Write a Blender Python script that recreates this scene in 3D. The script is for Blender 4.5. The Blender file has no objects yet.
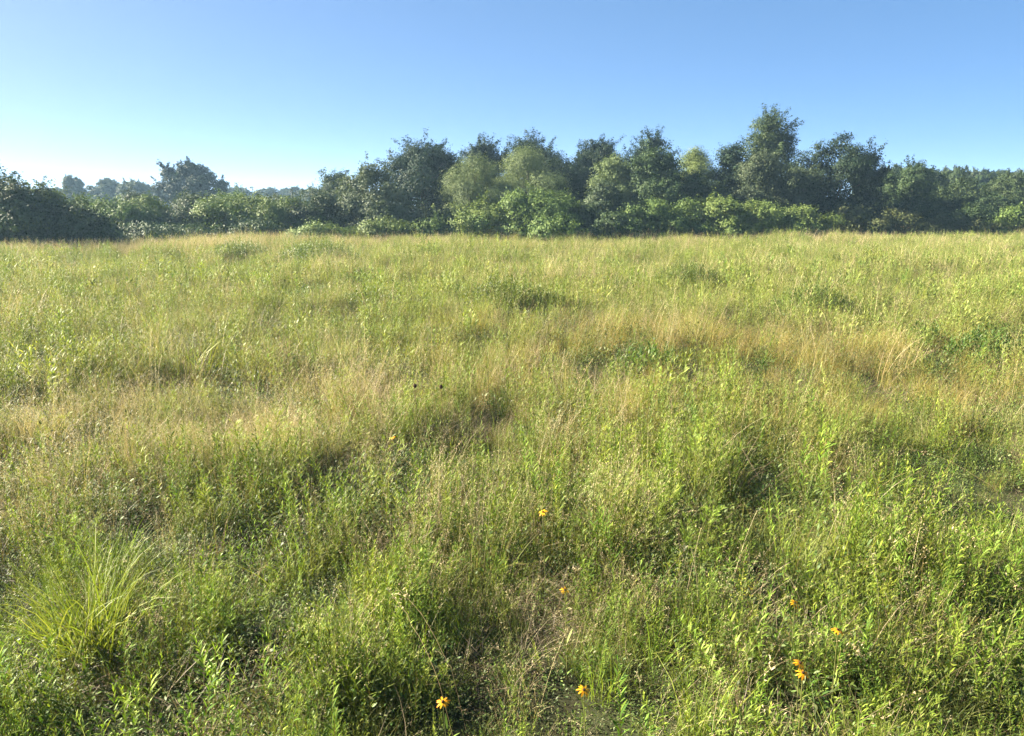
import bpy, math, random
import numpy as np

# ------------------------------------------------------------------ camera, sky, sun, exposure
SC = bpy.context.scene
COL = SC.collection
F = 740.0
PITCH = math.atan((368 - 203) / F)
CAMZ = 2.4
cam = bpy.data.cameras.new('camera')
cam.sensor_width = 36
cam.lens = F / 1024 * 36
cam.clip_start = 0.05
cam.clip_end = 5000
camo = bpy.data.objects.new('camera', cam)
COL.objects.link(camo)
camo.location = (0, 0, CAMZ)
camo.rotation_euler = (math.radians(90) - PITCH, 0, 0)
SC.camera = camo

SUN_AZ = math.radians(-74)      # measured from the view direction (+Y), negative = left
SUN_EL = math.radians(29)
W = bpy.data.worlds.new('World')
SC.world = W
W.use_nodes = True
nt = W.node_tree
sky = nt.nodes.new('ShaderNodeTexSky')
sky.sky_type = 'NISHITA'
sky.sun_disc = False
sky.sun_elevation = SUN_EL
sky.sun_rotation = SUN_AZ
sky.air_density = 0.2
sky.altitude = 1714
sky.dust_density = 1.025
sky.ozone_density = 2.53
bg = nt.nodes['Background']
bg.inputs['Strength'].default_value = 0.095
hsv = nt.nodes.new('ShaderNodeHueSaturation')
hsv.inputs['Saturation'].default_value = 1.66
gam = nt.nodes.new('ShaderNodeGamma')
gam.inputs[1].default_value = 0.45
nt.links.new(sky.outputs[0], gam.inputs[0])
nt.links.new(gam.outputs[0], hsv.inputs['Color'])
nt.links.new(hsv.outputs[0], bg.inputs[0])

sl = bpy.data.lights.new('sun', 'SUN')
sl.energy = 5.0
sl.angle = math.radians(0.53)
sl.color = (1.0, 0.89, 0.70)
so = bpy.data.objects.new('sun', sl)
COL.objects.link(so)
so.rotation_euler = (math.radians(90) - SUN_EL, 0, math.pi - SUN_AZ)

vs = SC.view_settings
vs.view_transform = 'Standard'
vs.look = 'None'
vs.gamma = 1
vs.use_curve_mapping = False
vs.exposure = 2.78
SC.cycles.max_bounces = 4
SC.cycles.diffuse_bounces = 1
SC.cycles.glossy_bounces = 2
SC.cycles.transmission_bounces = 2
SC.cycles.volume_bounces = 0
SC.cycles.transparent_max_bounces = 4
SC.cycles.use_denoising = True
SC.cycles.sample_clamp_indirect = 4

rng = np.random.default_rng(7)
random.seed(7)


def ray(u, v):
    a = (u - 512) / F
    b = (368 - v) / F
    return a, math.cos(PITCH) + b * math.sin(PITCH), -math.sin(PITCH) + b * math.cos(PITCH)


def at(u, v, Y):
    """world point seen at pixel (u,v) at ground distance Y, and metres per pixel there"""
    a, dy, dz = ray(u, v)
    t = Y / dy
    return a * t, CAMZ + dz * t, t / F


def on_plane(u, v, z):
    a, dy, dz = ray(u, v)
    t = (z - CAMZ) / dz
    return a * t, dy * t


# ------------------------------------------------------------------ value noise
_grid = np.random.default_rng(99).random((256, 256))


def vnoise(x, y, s, off=0):
    x = np.asarray(x, float) / s + off * 17.3 + 50
    y = np.asarray(y, float) / s + off * 31.7 + 50
    xi = np.floor(x).astype(int)
    yi = np.floor(y).astype(int)
    fx = x - xi
    fy = y - yi
    fx = fx * fx * (3 - 2 * fx)
    fy = fy * fy * (3 - 2 * fy)
    g = lambda i, j: _grid[(i) % 256, (j) % 256]
    return (g(xi, yi) * (1 - fx) * (1 - fy) + g(xi + 1, yi) * fx * (1 - fy)
            + g(xi, yi + 1) * (1 - fx) * fy + g(xi + 1, yi + 1) * fx * fy)


def gauss(x, y, cx, cy, rx, ry):
    return np.exp(-((x - cx) / rx) ** 2 - ((y - cy) / ry) ** 2)


def terrain(x, y):
    x = np.asarray(x, float)
    y = np.asarray(y, float)
    z = 0.16 * (vnoise(x, y, 2.6, 1) - .5) + 0.34 * (vnoise(x, y, 7.5, 2) - .5) + 0.10 * (vnoise(x, y, 0.9, 3) - .5)
    near = np.clip((np.hypot(x, y) - 0.5) / 3.0, 0, 1)
    far = np.clip((90 - np.hypot(x, y)) / 30, 0, 1)
    return z * near * far


def edge(x):
    """far edge of the meadow"""
    return 42.5 + 0.17 * np.asarray(x, float) - 3.0 * gauss(np.asarray(x, float), 0, -24, 0, 8, 1)


# ------------------------------------------------------------------ mesh builder
class MB:
    def __init__(self):
        self.v, self.r, self.t, self.n = [], [], [], 0
        self.q = []
        self.m = []

    def strips(self, P, S, width, r, mat=0, t=None):
        """P: (N,K,3) centre lines, S: (N,K,3) unit side vectors, width: (N,K)"""
        N, K, _ = P.shape
        a = P - S * width[..., None] / 2
        b = P + S * width[..., None] / 2
        v = np.stack([a, b], 2).reshape(N * K * 2, 3)
        tt = np.linspace(0, 1, K) if t is None else t
        i = (np.arange(N)[:, None] * K * 2 + np.arange(K - 1)[None, :] * 2)
        q = np.stack([i, i + 1, i + 3, i + 2], -1).reshape(-1, 4) + self.n
        self.v.append(v)
        self.t.append(np.broadcast_to(tt[None, :, None], (N, K, 2)).reshape(-1))
        self.q.append(q)
        self.r.append(np.repeat(r, K - 1))
        self.m.append(np.full(len(q), mat))
        self.n += len(v)

    def quads(self, V, r, mat=0):
        N = len(V)
        self.v.append(V.reshape(-1, 3))
        self.t.append(np.tile(np.array([0, .5, 1, .5]), N))
        self.q.append(np.arange(N * 4).reshape(N, 4) + self.n)
        self.r.append(r)
        self.m.append(np.full(N, mat))
        self.n += N * 4

    def tube(self, pts, rad, sides=6, mat=0, r=0.5, cap=True):
        pts = np.asarray(pts, float)
        K = len(pts)
        rad = np.broadcast_to(np.asarray(rad, float), (K,))
        d = np.gradient(pts, axis=0)
        d /= np.linalg.norm(d, axis=1)[:, None] + 1e-9
        ref = np.array([0.31, 0.95, 0.05])
        s = np.cross(d, ref)
        s /= np.linalg.norm(s, axis=1)[:, None] + 1e-9
        u = np.cross(s, d)
        an = np.arange(sides) / sides * 2 * np.pi
        ring = pts[:, None] + rad[:, None, None] * (s[:, None] * np.cos(an)[None, :, None] + u[:, None] * np.sin(an)[None, :, None])
        v = ring.reshape(-1, 3)
        q = []
        for k in range(K - 1):
            for j in range(sides):
                a, b = k * sides + j, k * sides + (j + 1) % sides
                q.append((a, b, b + sides, a + sides))
        q = np.array(q) + self.n
        self.v.append(v)
        self.t.append(np.repeat(np.linspace(0, 1, K), sides))
        self.q.append(q)
        self.r.append(np.full(len(q), r))
        self.m.append(np.full(len(q), mat))
        self.n += len(v)

    def mesh(self, name, mats):
        me = bpy.data.meshes.new(name)
        v = np.concatenate(self.v).astype(np.float32)
        q = np.concatenate(self.q).astype(np.int32)
        me.vertices.add(len(v))
        me.vertices.foreach_set('co', v.ravel())
        me.loops.add(q.size)
        me.loops.foreach_set('vertex_index', q.ravel())
        me.polygons.add(len(q))
        me.polygons.foreach_set('loop_start', np.arange(0, q.size, 4, dtype=np.int32))
        me.polygons.foreach_set('material_index', np.concatenate(self.m).astype(np.int32))
        for m in mats:
            me.materials.append(m)
        me.update(calc_edges=True)
        a = me.attributes.new('r', 'FLOAT', 'FACE')
        a.data.foreach_set('value', np.concatenate(self.r).astype(np.float32))
        a = me.attributes.new('t', 'FLOAT', 'POINT')
        a.data.foreach_set('value', np.concatenate(self.t).astype(np.float32))
        return me


def curve_strips(mb, base, az, th0, bend, L, Wd, K, prof, r, mat=0, twist=None, g=None):
    """arching ribbons: th = angle from vertical, growing by bend along the length"""
    N = len(base)
    t = np.linspace(0, 1, K)
    tm = (t[:-1] + t[1:]) / 2
    th = th0[:, None] + bend[:, None] * tm[None] ** 1.3
    st = (L / (K - 1))[:, None]
    h = np.cumsum(np.sin(th) * st, 1)
    z = np.cumsum(np.cos(th) * st, 1)
    h = np.concatenate([np.zeros((N, 1)), h], 1)
    z = np.concatenate([np.zeros((N, 1)), z], 1)
    azt = az[:, None] + (0 if g is None else g[:, None] * t[None])
    P = np.stack([base[:, 0, None] + np.cos(azt) * h, base[:, 1, None] + np.sin(azt) * h, base[:, 2, None] + z], -1)
    if twist is None:
        twist = rng.normal(0, .5, N)
    sa = az + np.pi / 2 + twist
    S = np.stack([np.cos(sa), np.sin(sa), 0.25 * np.sin(twist * 3)], -1)[:, None].repeat(K, 1)
    S /= np.linalg.norm(S, axis=-1, keepdims=True)
    mb.strips(P, S, Wd[:, None] * prof(t)[None], r, mat)
    return P


P_BLADE = lambda t: np.clip(1 - t ** 2.2, 0.03, 1) * (0.75 + 0.25 * np.sin(np.pi * np.clip(t * 1.5, 0, 1)))
P_LEAF = lambda t: np.clip(np.sin(np.pi * np.clip(t * 0.92 + .06, 0, 1)) ** 0.8, 0.04, 1)
P_STEM = lambda t: 1 - 0.6 * t


# ------------------------------------------------------------------ materials
ALBEDO = 0.86      # brings all leaf colours into the range of real foliage


def leaf_mat(name, cols, transl=0.42, rough=0.55, spec=0.25, tip=None, var=0.35, hue=0.02, sat=1.0, ncol=None):
    m = bpy.data.materials.new(name)
    m.use_nodes = True
    n = m.node_tree
    n.nodes.clear()
    out = n.nodes.new('ShaderNodeOutputMaterial')
    at_ = n.nodes.new('ShaderNodeAttribute')
    at_.attribute_name = 'r'
    ramp = n.nodes.new('ShaderNodeValToRGB')
    el = ramp.color_ramp.elements
    for i, c in enumerate(cols):
        p = i / max(1, len(cols) - 1)
        e = el[i] if i < 2 and i < len(el) else el.new(p)
        e.position = p
        e.color = (*[q * ALBEDO for q in c], 1)
    n.links.new(at_.outputs['Fac'], ramp.inputs[0])
    src = ramp.outputs[0]
    if tip is not None:
        tt = n.nodes.new('ShaderNodeAttribute')
        tt.attribute_name = 't'
        mr = n.nodes.new('ShaderNodeMapRange')
        mr.inputs['From Min'].default_value = 0.55
        mr.inputs['From Max'].default_value = 1.0
        mr.inputs['To Max'].default_value = tip[1]
        n.links.new(tt.outputs['Fac'], mr.inputs['Value'])
        mx = n.nodes.new('ShaderNodeMixRGB')
        mx.inputs[2].default_value = (*[q * ALBEDO for q in tip[0]], 1)
        n.links.new(mr.outputs[0], mx.inputs[0])
        n.links.new(src, mx.inputs[1])
        src = mx.outputs[0]
    if ncol is not None:     # patches of another tint, several metres across
        geo = n.nodes.new('ShaderNodeNewGeometry')
        no = n.nodes.new('ShaderNodeTexNoise')
        no.inputs['Scale'].default_value = ncol[1]
        no.inputs['Detail'].default_value = 3
        n.links.new(geo.outputs['Position'], no.inputs['Vector'])
        mr = n.nodes.new('ShaderNodeMapRange')
        mr.inputs['From Min'].default_value = 0.46
        mr.inputs['From Max'].default_value = 0.66
        mr.inputs['To Max'].default_value = ncol[2]
        n.links.new(no.outputs['Fac'], mr.inputs['Value'])
        mx = n.nodes.new('ShaderNodeMixRGB')
        mx.inputs[2].default_value = (*ncol[0], 1)
        n.links.new(mr.outputs[0], mx.inputs[0])
        n.links.new(src, mx.inputs[1])
        src = mx.outputs[0]
    oi = n.nodes.new('ShaderNodeObjectInfo')
    hs = n.nodes.new('ShaderNodeHueSaturation')
    hs.inputs['Saturation'].default_value = sat
    mv = n.nodes.new('ShaderNodeMapRange')
    mv.inputs['To Min'].default_value = 1 - var
    mv.inputs['To Max'].default_value = 1 + var
    n.links.new(oi.outputs['Random'], mv.inputs['Value'])
    n.links.new(mv.outputs[0], hs.inputs['Value'])
    mul = n.nodes.new('ShaderNodeMath')
    mul.operation = 'MULTIPLY'
    mul.inputs[1].default_value = 7.31
    n.links.new(oi.outputs['Random'], mul.inputs[0])
    fr = n.nodes.new('ShaderNodeMath')
    fr.operation = 'FRACT'
    n.links.new(mul.outputs[0], fr.inputs[0])
    mh = n.nodes.new('ShaderNodeMapRange')
    mh.inputs['To Min'].default_value = 0.5 - hue
    mh.inputs['To Max'].default_value = 0.5 + hue
    n.links.new(fr.outputs[0], mh.inputs['Value'])
    n.links.new(mh.outputs[0], hs.inputs['Hue'])
    n.links.new(src, hs.inputs['Color'])
    pb = n.nodes.new('ShaderNodeBsdfPrincipled')
    pb.inputs['Roughness'].default_value = rough
    pb.inputs['Specular IOR Level'].default_value = spec
    n.links.new(hs.outputs[0], pb.inputs['Base Color'])
    tr = n.nodes.new('ShaderNodeBsdfTranslucent')
    tc = n.nodes.new('ShaderNodeMixRGB')
    tc.blend_type = 'MULTIPLY'
    tc.inputs[0].default_value = 1
    tc.inputs[2].default_value = (1.1, 1.1, 0.5, 1)
    n.links.new(hs.outputs[0], tc.inputs[1])
    n.links.new(tc.outputs[0], tr.inputs['Color'])
    mix = n.nodes.new('ShaderNodeMixShader')
    mix.inputs[0].default_value = transl
    n.links.new(pb.outputs[0], mix.inputs[1])
    n.links.new(tr.outputs[0], mix.inputs[2])
    n.links.new(mix.outputs[0], out.inputs[0])
    return m


def plain_mat(name, c1, c2, scale=8.0, rough=0.8, detail=6):
    m = bpy.data.materials.new(name)
    m.use_nodes = True
    n = m.node_tree
    pb = n.nodes['Principled BSDF']
    pb.inputs['Roughness'].default_value = rough
    pb.inputs['Specular IOR Level'].default_value = 0.15
    geo = n.nodes.new('ShaderNodeNewGeometry')
    no = n.nodes.new('ShaderNodeTexNoise')
    no.inputs['Scale'].default_value = scale
    no.inputs['Detail'].default_value = detail
    n.links.new(geo.outputs['Position'], no.inputs['Vector'])
    ra = n.nodes.new('ShaderNodeValToRGB')
    ra.color_ramp.elements[0].position = 0.35
    ra.color_ramp.elements[0].color = (*c1, 1)
    ra.color_ramp.elements[1].position = 0.65
    ra.color_ramp.elements[1].color = (*c2, 1)
    n.links.new(no.outputs['Fac'], ra.inputs[0])
    n.links.new(ra.outputs[0], pb.inputs['Base Color'])
    bp = n.nodes.new('ShaderNodeBump')
    bp.inputs['Strength'].default_value = 0.6
    bp.inputs['Distance'].default_value = 0.02
    n.links.new(no.outputs['Fac'], bp.inputs['Height'])
    n.links.new(bp.outputs[0], pb.inputs['Normal'])
    return m


M_GREEN = leaf_mat('green_grass', [(.11, .17, .025), (.19, .24, .036), (.30, .32, .08)], 0.30, tip=((.42, .36, .15), .7), var=.42)
M_LIME = leaf_mat('lime_grass', [(.18, .26, .03), (.26, .33, .045), (.36, .38, .09)], 0.34, var=.4)
M_STRAW = leaf_mat('straw', [(.34, .27, .12), (.50, .41, .21), (.66, .57, .36), (.42, .31, .18)], 0.22, var=.3, hue=.015)
M_GOLD = leaf_mat('golden_grass', [(.32, .26, .065), (.42, .35, .09), (.33, .33, .075), (.45, .31, .12)], 0.28, var=.25)
M_ROD = leaf_mat('leafy_weed', [(.105, .175, .032), (.185, .255, .05), (.29, .34, .085)], 0.28, rough=.6, spec=.15, var=.3)
M_FEATH = leaf_mat('feathery_weed', [(.20, .265, .05), (.27, .325, .07), (.36, .385, .115)], 0.32, var=.2)
M_LUSH = leaf_mat('lush_weed', [(.065, .125, .014), (.13, .205, .024), (.26, .33, .05)], .34, rough=.6, spec=.10, var=.4)
M_LUSHGRASS = leaf_mat('lush_grass', [(.065, .115, .016), (.115, .165, .024), (.21, .235, .05)], .3, tip=((.36, .31, .13), .5), var=.42)
M_LUSHLIME = leaf_mat('lush_lime', [(.15, .235, .022), (.22, .305, .034), (.33, .38, .07)], .34, var=.35)
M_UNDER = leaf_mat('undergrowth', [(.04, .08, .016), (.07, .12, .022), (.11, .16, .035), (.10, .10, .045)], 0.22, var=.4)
M_THATCH = leaf_mat('thatch', [(.06, .042, .022), (.12, .09, .05), (.26, .21, .13), (.08, .055, .035)], .2, var=.4, hue=.01)
M_STEM = leaf_mat('green_stem', [(.12, .15, .04), (.17, .17, .06), (.19, .12, .06)], .15, var=.3)

# ------------------------------------------------------------------ ground
def coords(lo, hi, step, far):
    c = list(np.arange(lo, hi + 1e-6, step))
    a, d = lo, step
    left = []
    while a > -far:
        d *= 1.4
        a -= d
        left.append(max(a, -far))
    b, d = hi, step
    right = []
    while b < far:
        d *= 1.4
        b += d
        right.append(min(b, far))
    return np.array(left[::-1] + c + right)


gx = coords(-48, 52, 0.4, 1000)
gy = coords(-4, 64, 0.4, 1000)
X, Y = np.meshgrid(gx, gy)
Z = terrain(X, Y)
me = bpy.data.meshes.new('ground')
nx, ny = len(gx), len(gy)
v = np.stack([X, Y, Z], -1).reshape(-1, 3)
i = (np.arange(ny - 1)[:, None] * nx + np.arange(nx - 1)[None]).ravel()
me.from_pydata(v.tolist(), [], np.stack([i, i + 1, i + nx + 1, i + nx], -1).tolist())
me.polygons.foreach_set('use_smooth', [True] * len(me.polygons))
me.materials.append(plain_mat('soil_and_moss', (.022, .020, .010), (.032, .040, .014), 3.0))
ground = bpy.data.objects.new('ground', me)
ground['kind'] = 'structure'
ground['label'] = 'rough soil of the meadow under the grass'
COL.objects.link(ground)

# ------------------------------------------------------------------ haze
hb = MB()
x0, x1, y0, y1, z0, z1 = -1010, 1010, -1010, 1010, -2.5, 24
c = np.array([[x0, y0, z0], [x1, y0, z0], [x1, y1, z0], [x0, y1, z0], [x0, y0, z1], [x1, y0, z1], [x1, y1, z1], [x0, y1, z1]], float)
hm = bpy.data.meshes.new('haze')
hm.from_pydata(c.tolist(), [], [(3, 2, 1, 0), (4, 5, 6, 7), (0, 1, 5, 4), (1, 2, 6, 5), (2, 3, 7, 6), (3, 0, 4, 7)])
m = bpy.data.materials.new('haze')
m.use_nodes = True
m.node_tree.nodes.clear()
o_ = m.node_tree.nodes.new('ShaderNodeOutputMaterial')
pv = m.node_tree.nodes.new('ShaderNodeVolumePrincipled')
pv.inputs['Color'].default_value = (.45, .72, 1, 1)
pv.inputs['Density'].default_value = 0.0006
pv.inputs['Anisotropy'].default_value = 0.2
m.node_tree.links.new(pv.outputs[0], o_.inputs['Volume'])
hm.materials.append(m)
haze = bpy.data.objects.new('haze', hm)
haze['kind'] = 'stuff'
haze['label'] = 'thin morning haze in front of the distant trees'
COL.objects.link(haze)

# ------------------------------------------------------------------ meadow plants: small meshes that the stuff scatters
U = lambda a, b, n: rng.uniform(a, b, n)


def disc(n, r):
    a = U(0, 2 * np.pi, n)
    q = r * np.sqrt(U(0, 1, n))
    return np.stack([q * np.cos(a), q * np.sin(a), np.full(n, -0.03)], -1)


def grass_tuft(n=45, h=(.28, .55), w=(.0025, .0045), rad=.12, bend=(.3, 1.5), mat=0, mb=None, lean=.25, K=5):
    mb = mb or MB()
    b = disc(n, rad)
    az = np.where(rng.random(n) < .5, np.arctan2(b[:, 1], b[:, 0]) + rng.normal(0, .8, n), U(0, 6.28, n))
    curve_strips(mb, b, az, np.abs(rng.normal(0, lean, n)), U(*bend, n), U(*h, n), U(*w, n), K, P_BLADE, rng.random(n), mat, g=rng.normal(0, .3, n))
    return mb


def seed_stalks(mb, n, h, rad, nod=(.2, .9), nspk=14, spk=(.006, .012), spread=.035, mat=0, smat=0, stemw=.0018, top=.28, basez=None):
    b = disc(n, rad)
    az = U(0, 6.28, n)
    L = U(*h, n)
    P = curve_strips(mb, b, az, np.abs(rng.normal(0, .14, n)), U(*nod, n), L, np.full(n, stemw), 7, P_STEM, rng.random(n), mat)
    k = nspk
    tt = U(1 - top, 1, n * k)
    idx = np.repeat(np.arange(n), k)
    f = tt * 6
    i0 = np.minimum(f.astype(int), 5)
    fr = (f - i0)[:, None]
    p = P[idx, i0] * (1 - fr) + P[idx, i0 + 1] * fr
    p += rng.normal(0, 1, p.shape) * spread * (np.clip((1.02 - tt) / top, .1, 1))[:, None]
    N = n * k
    curve_strips(mb, p, U(0, 6.28, N), U(.3, 2.2, N), U(0, .8, N), U(*spk, N), U(.0022, .0042, N), 3, P_LEAF, rng.random(N), smat)
    return mb


def leafy_stems(mb, n, h, rad, leaf=(.040, .068), lw=(.0055, .0095), step=.017, mat=0, smat=1, ang=(.5, 1.1), lean=.13, start=.12):
    b = disc(n, rad)
    L = U(*h, n)
    P = curve_strips(mb, b, U(0, 6.28, n), np.abs(rng.normal(0, lean, n)), U(-.1, .35, n), L, np.full(n, .004), 6, P_STEM, rng.random(n), smat)
    bs, az, th, ln = [], [], [], []
    for j in range(n):
        k = int(L[j] * (1 - start) / step)
        t = start + (1 - start) * (np.arange(k) + rng.random(k) * .5) / k
        f = t * 5
        i0 = np.minimum(f.astype(int), 4)
        fr = (f - i0)[:, None]
        bs.append(P[j, i0] * (1 - fr) + P[j, i0 + 1] * fr)
        az.append(np.arange(k) * 2.4 + rng.normal(0, .35, k))
        th.append(U(*ang, k) * (1 - .55 * t ** 3))
        ln.append(U(*leaf, k) * (1 - .5 * np.clip((t - .7) / .3, 0, 1)) * np.clip(.45 + t, 0, 1))
    bs, az, th, ln = map(np.concatenate, (bs, az, th, ln))
    N = len(bs)
    curve_strips(mb, bs, az, th, U(.1, .9, N), ln, ln / np.mean(leaf) * U(*lw, N), 4, P_LEAF, rng.random(N), mat, twist=rng.normal(0, .3, N))
    return mb


def feathery(mb, n, h, rad, mat=0, smat=1):
    b = disc(n, rad)
    L = U(*h, n)
    P = curve_strips(mb, b, U(0, 6.28, n), np.abs(rng.normal(0, .15, n)), U(-.1, .3, n), L, np.full(n, .0035), 6, P_STEM, rng.random(n), smat)
    for j in range(n):
        k = int(L[j] / .03)
        t = U(.15, 1, k)
        f = t * 5
        i0 = np.minimum(f.astype(int), 4)
        fr = (f - i0)[:, None]
        p = P[j, i0] * (1 - fr) + P[j, i0 + 1] * fr
        az = np.arange(k) * 2.4
        bl = U(.07, .12, k) * (1.1 - .6 * t)
        Q = curve_strips(mb, p, az, U(.5, .9, k), U(.1, .7, k), bl, np.full(k, .0016), 4, P_STEM, rng.random(k), mat)
        m_ = 11
        ii = np.repeat(np.arange(k), m_)
        tt = U(.2, 1, k * m_)
        f = tt * 3
        i1 = np.minimum(f.astype(int), 2)
        fr = (f - i1)[:, None]
        q = Q[ii, i1] * (1 - fr) + Q[ii, i1 + 1] * fr
        N = len(q)
        curve_strips(mb, q, np.repeat(az, m_) + np.where(rng.random(N) < .5, .9, -.9), U(.4, 1.2, N), U(0, .4, N), U(.014, .03, N), U(.002, .0035, N), 3, P_LEAF, rng.random(N), mat)
    return mb


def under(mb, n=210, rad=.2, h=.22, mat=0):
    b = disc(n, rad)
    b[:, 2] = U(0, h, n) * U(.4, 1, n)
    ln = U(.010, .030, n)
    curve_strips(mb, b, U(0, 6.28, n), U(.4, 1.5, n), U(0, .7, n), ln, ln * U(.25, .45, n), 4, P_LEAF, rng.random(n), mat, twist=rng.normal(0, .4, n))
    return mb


def thatch(mb, n=60, rad=.2, mat=0):
    b = disc(n, rad)
    b[:, 2] = U(-.02, .16, n)
    curve_strips(mb, b, U(0, 6.28, n), U(.5, 1.5, n), U(-.2, 1.1, n), U(.12, .4, n), U(.0018, .004, n), 5, P_BLADE, rng.random(n), mat, g=rng.normal(0, .6, n))
    return mb


class Stuff:
    """one stuff object: a point mesh whose points carry the little plants"""

    def __init__(self):
        self.protos, self.kinds = [], {}
        self.pts, self.rot, self.scl, self.idx = [], [], [], []

    def add(self, kind, mesh):
        self.kinds.setdefault(kind, []).append(len(self.protos))
        self.protos.append(mesh)

    def scatter(self, kind, x, y, s, tilt=.12):
        n = len(x)
        ids = np.array(self.kinds[kind])
        self.pts.append(np.stack([x, y, terrain(x, y)], -1))
        self.rot.append(np.stack([rng.normal(0, tilt, n), rng.normal(0, tilt, n), U(0, 6.28, n)], -1))
        self.scl.append(s)
        self.idx.append(ids[rng.integers(0, len(ids), n)])

    def build(self, name, label):
        src = bpy.data.collections.new(name + '_plants')
        for i, me_ in enumerate(self.protos):
            src.objects.link(bpy.data.objects.new('%s_plant_%03d' % (name, i), me_))
        p = np.concatenate(self.pts).astype(np.float32)
        me_ = bpy.data.meshes.new(name)
        me_.vertices.add(len(p))
        me_.vertices.foreach_set('co', p.ravel())
        a = me_.attributes.new('rot', 'FLOAT_VECTOR', 'POINT')
        a.data.foreach_set('vector', np.concatenate(self.rot).astype(np.float32).ravel())
        a = me_.attributes.new('scl', 'FLOAT', 'POINT')
        a.data.foreach_set('value', np.concatenate(self.scl).astype(np.float32))
        a = me_.attributes.new('idx', 'INT', 'POINT')
        a.data.foreach_set('value', np.concatenate(self.idx).astype(np.int32))
        ob = bpy.data.objects.new(name, me_)
        ob['kind'] = 'stuff'
        ob['label'] = label
        COL.objects.link(ob)
        g = bpy.data.node_groups.new(name, 'GeometryNodeTree')
        g.interface.new_socket('Geometry', in_out='INPUT', socket_type='NodeSocketGeometry')
        g.interface.new_socket('Geometry', in_out='OUTPUT', socket_type='NodeSocketGeometry')
        N = g.nodes
        gi, go = N.new('NodeGroupInput'), N.new('NodeGroupOutput')
        ci = N.new('GeometryNodeCollectionInfo')
        ci.inputs['Collection'].default_value = src
        ci.inputs['Separate Children'].default_value = True
        ci.inputs['Reset Children'].default_value = True
        ip = N.new('GeometryNodeInstanceOnPoints')
        ip.inputs['Pick Instance'].default_value = True

        def attr(nm, ty):
            q = N.new('GeometryNodeInputNamedAttribute')
            q.data_type = ty
            q.inputs['Name'].default_value = nm
            return [o for o in q.outputs if o.enabled][0]
        e2r = N.new('FunctionNodeEulerToRotation')
        L = g.links.new
        L(gi.outputs[0], ip.inputs['Points'])
        L(ci.outputs[0], ip.inputs['Instance'])
        L(attr('idx', 'INT'), ip.inputs['Instance Index'])
        L(attr('rot', 'FLOAT_VECTOR'), e2r.inputs[0])
        L(e2r.outputs[0], ip.inputs['Rotation'])
        L(attr('scl', 'FLOAT'), ip.inputs['Scale'])
        L(ip.outputs[0], go.inputs[0])
        ob.modifiers.new('scatter', 'NODES').node_group = g
        print(name, len(p), 'plants')
        return ob


GRASS, DRY, WEED = Stuff(), Stuff(), Stuff()
for k in range(7):
    GRASS.add('green', grass_tuft(42, (.20, .46), (.003, .0055), rad=.12, bend=(.3, 1.7)).mesh('green_grass_tuft', [M_GREEN]))
for k in range(4):
    GRASS.add('lime', grass_tuft(28, (.28, .55), (.005, .009), .09, (.2, 1.4)).mesh('lime_grass_tuft', [M_LIME]))
for k in range(4):
    GRASS.add('fine', grass_tuft(60, (.2, .46), (.002, .0034), .15, (.5, 2.0), K=6).mesh('fine_grass_tuft', [M_LIME]))
for k in range(6):
    DRY.add('straw', seed_stalks(grass_tuft(16, (.2, .45), (.002, .0035), .12), 16, (.45, .78), .14, nspk=16).mesh('straw_tuft', [M_STRAW]))
for k in range(5):
    DRY.add('gold', seed_stalks(grass_tuft(40, (.3, .55), (.0018, .003), .14, (.3, 1.4)), 14, (.45, .68), .15, nspk=10, spk=(.005, .009)).mesh('golden_tuft', [M_GOLD]))
for k in range(5):
    DRY.add('brome', seed_stalks(MB(), 5, (.55, .85), .1, nod=(1.2, 2.4), nspk=18, spk=(.014, .026), spread=.03, top=.25).mesh('nodding_brome', [M_STRAW]))
for k in range(5):
    DRY.add('thatch', thatch(MB(), 70, .22).mesh('thatch', [M_THATCH]))
for k in range(8):
    WEED.add('rod', leafy_stems(MB(), 4, (.42, .74), .11).mesh('leafy_stems', [M_ROD, M_STEM]))
for k in range(5):
    WEED.add('small', leafy_stems(MB(), 6, (.25, .5), .13, leaf=(.025, .045), lw=(.005, .009), step=.016).mesh('small_leafy_stems', [M_ROD, M_STEM]))
for k in range(4):
    WEED.add('feather', feathery(MB(), 3, (.38, .6), .08).mesh('feathery_stems', [M_FEATH, M_STEM]))
for k in range(5):
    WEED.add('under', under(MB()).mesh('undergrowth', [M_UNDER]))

for k in range(6):
    DRY.add('plume', seed_stalks(MB(), 7, (.5, .8), .16, nspk=16, spk=(.018, .034), spread=.03, stemw=.004, top=.3).mesh('plume_tuft', [M_STRAW]))
for k in range(8):
    WEED.add('coarse', leafy_stems(MB(), 5, (.35, .65), .15, leaf=(.07, .12), lw=(.016, .028), step=.03).mesh('coarse_leafy_stems', [M_ROD, M_STEM]))
for k in range(4):
    WEED.add('pale', leafy_stems(MB(), 5, (.35, .6), .14, leaf=(.05, .09), lw=(.012, .02), step=.022).mesh('pale_leafy_stems', [M_FEATH, M_STEM]))

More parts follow.
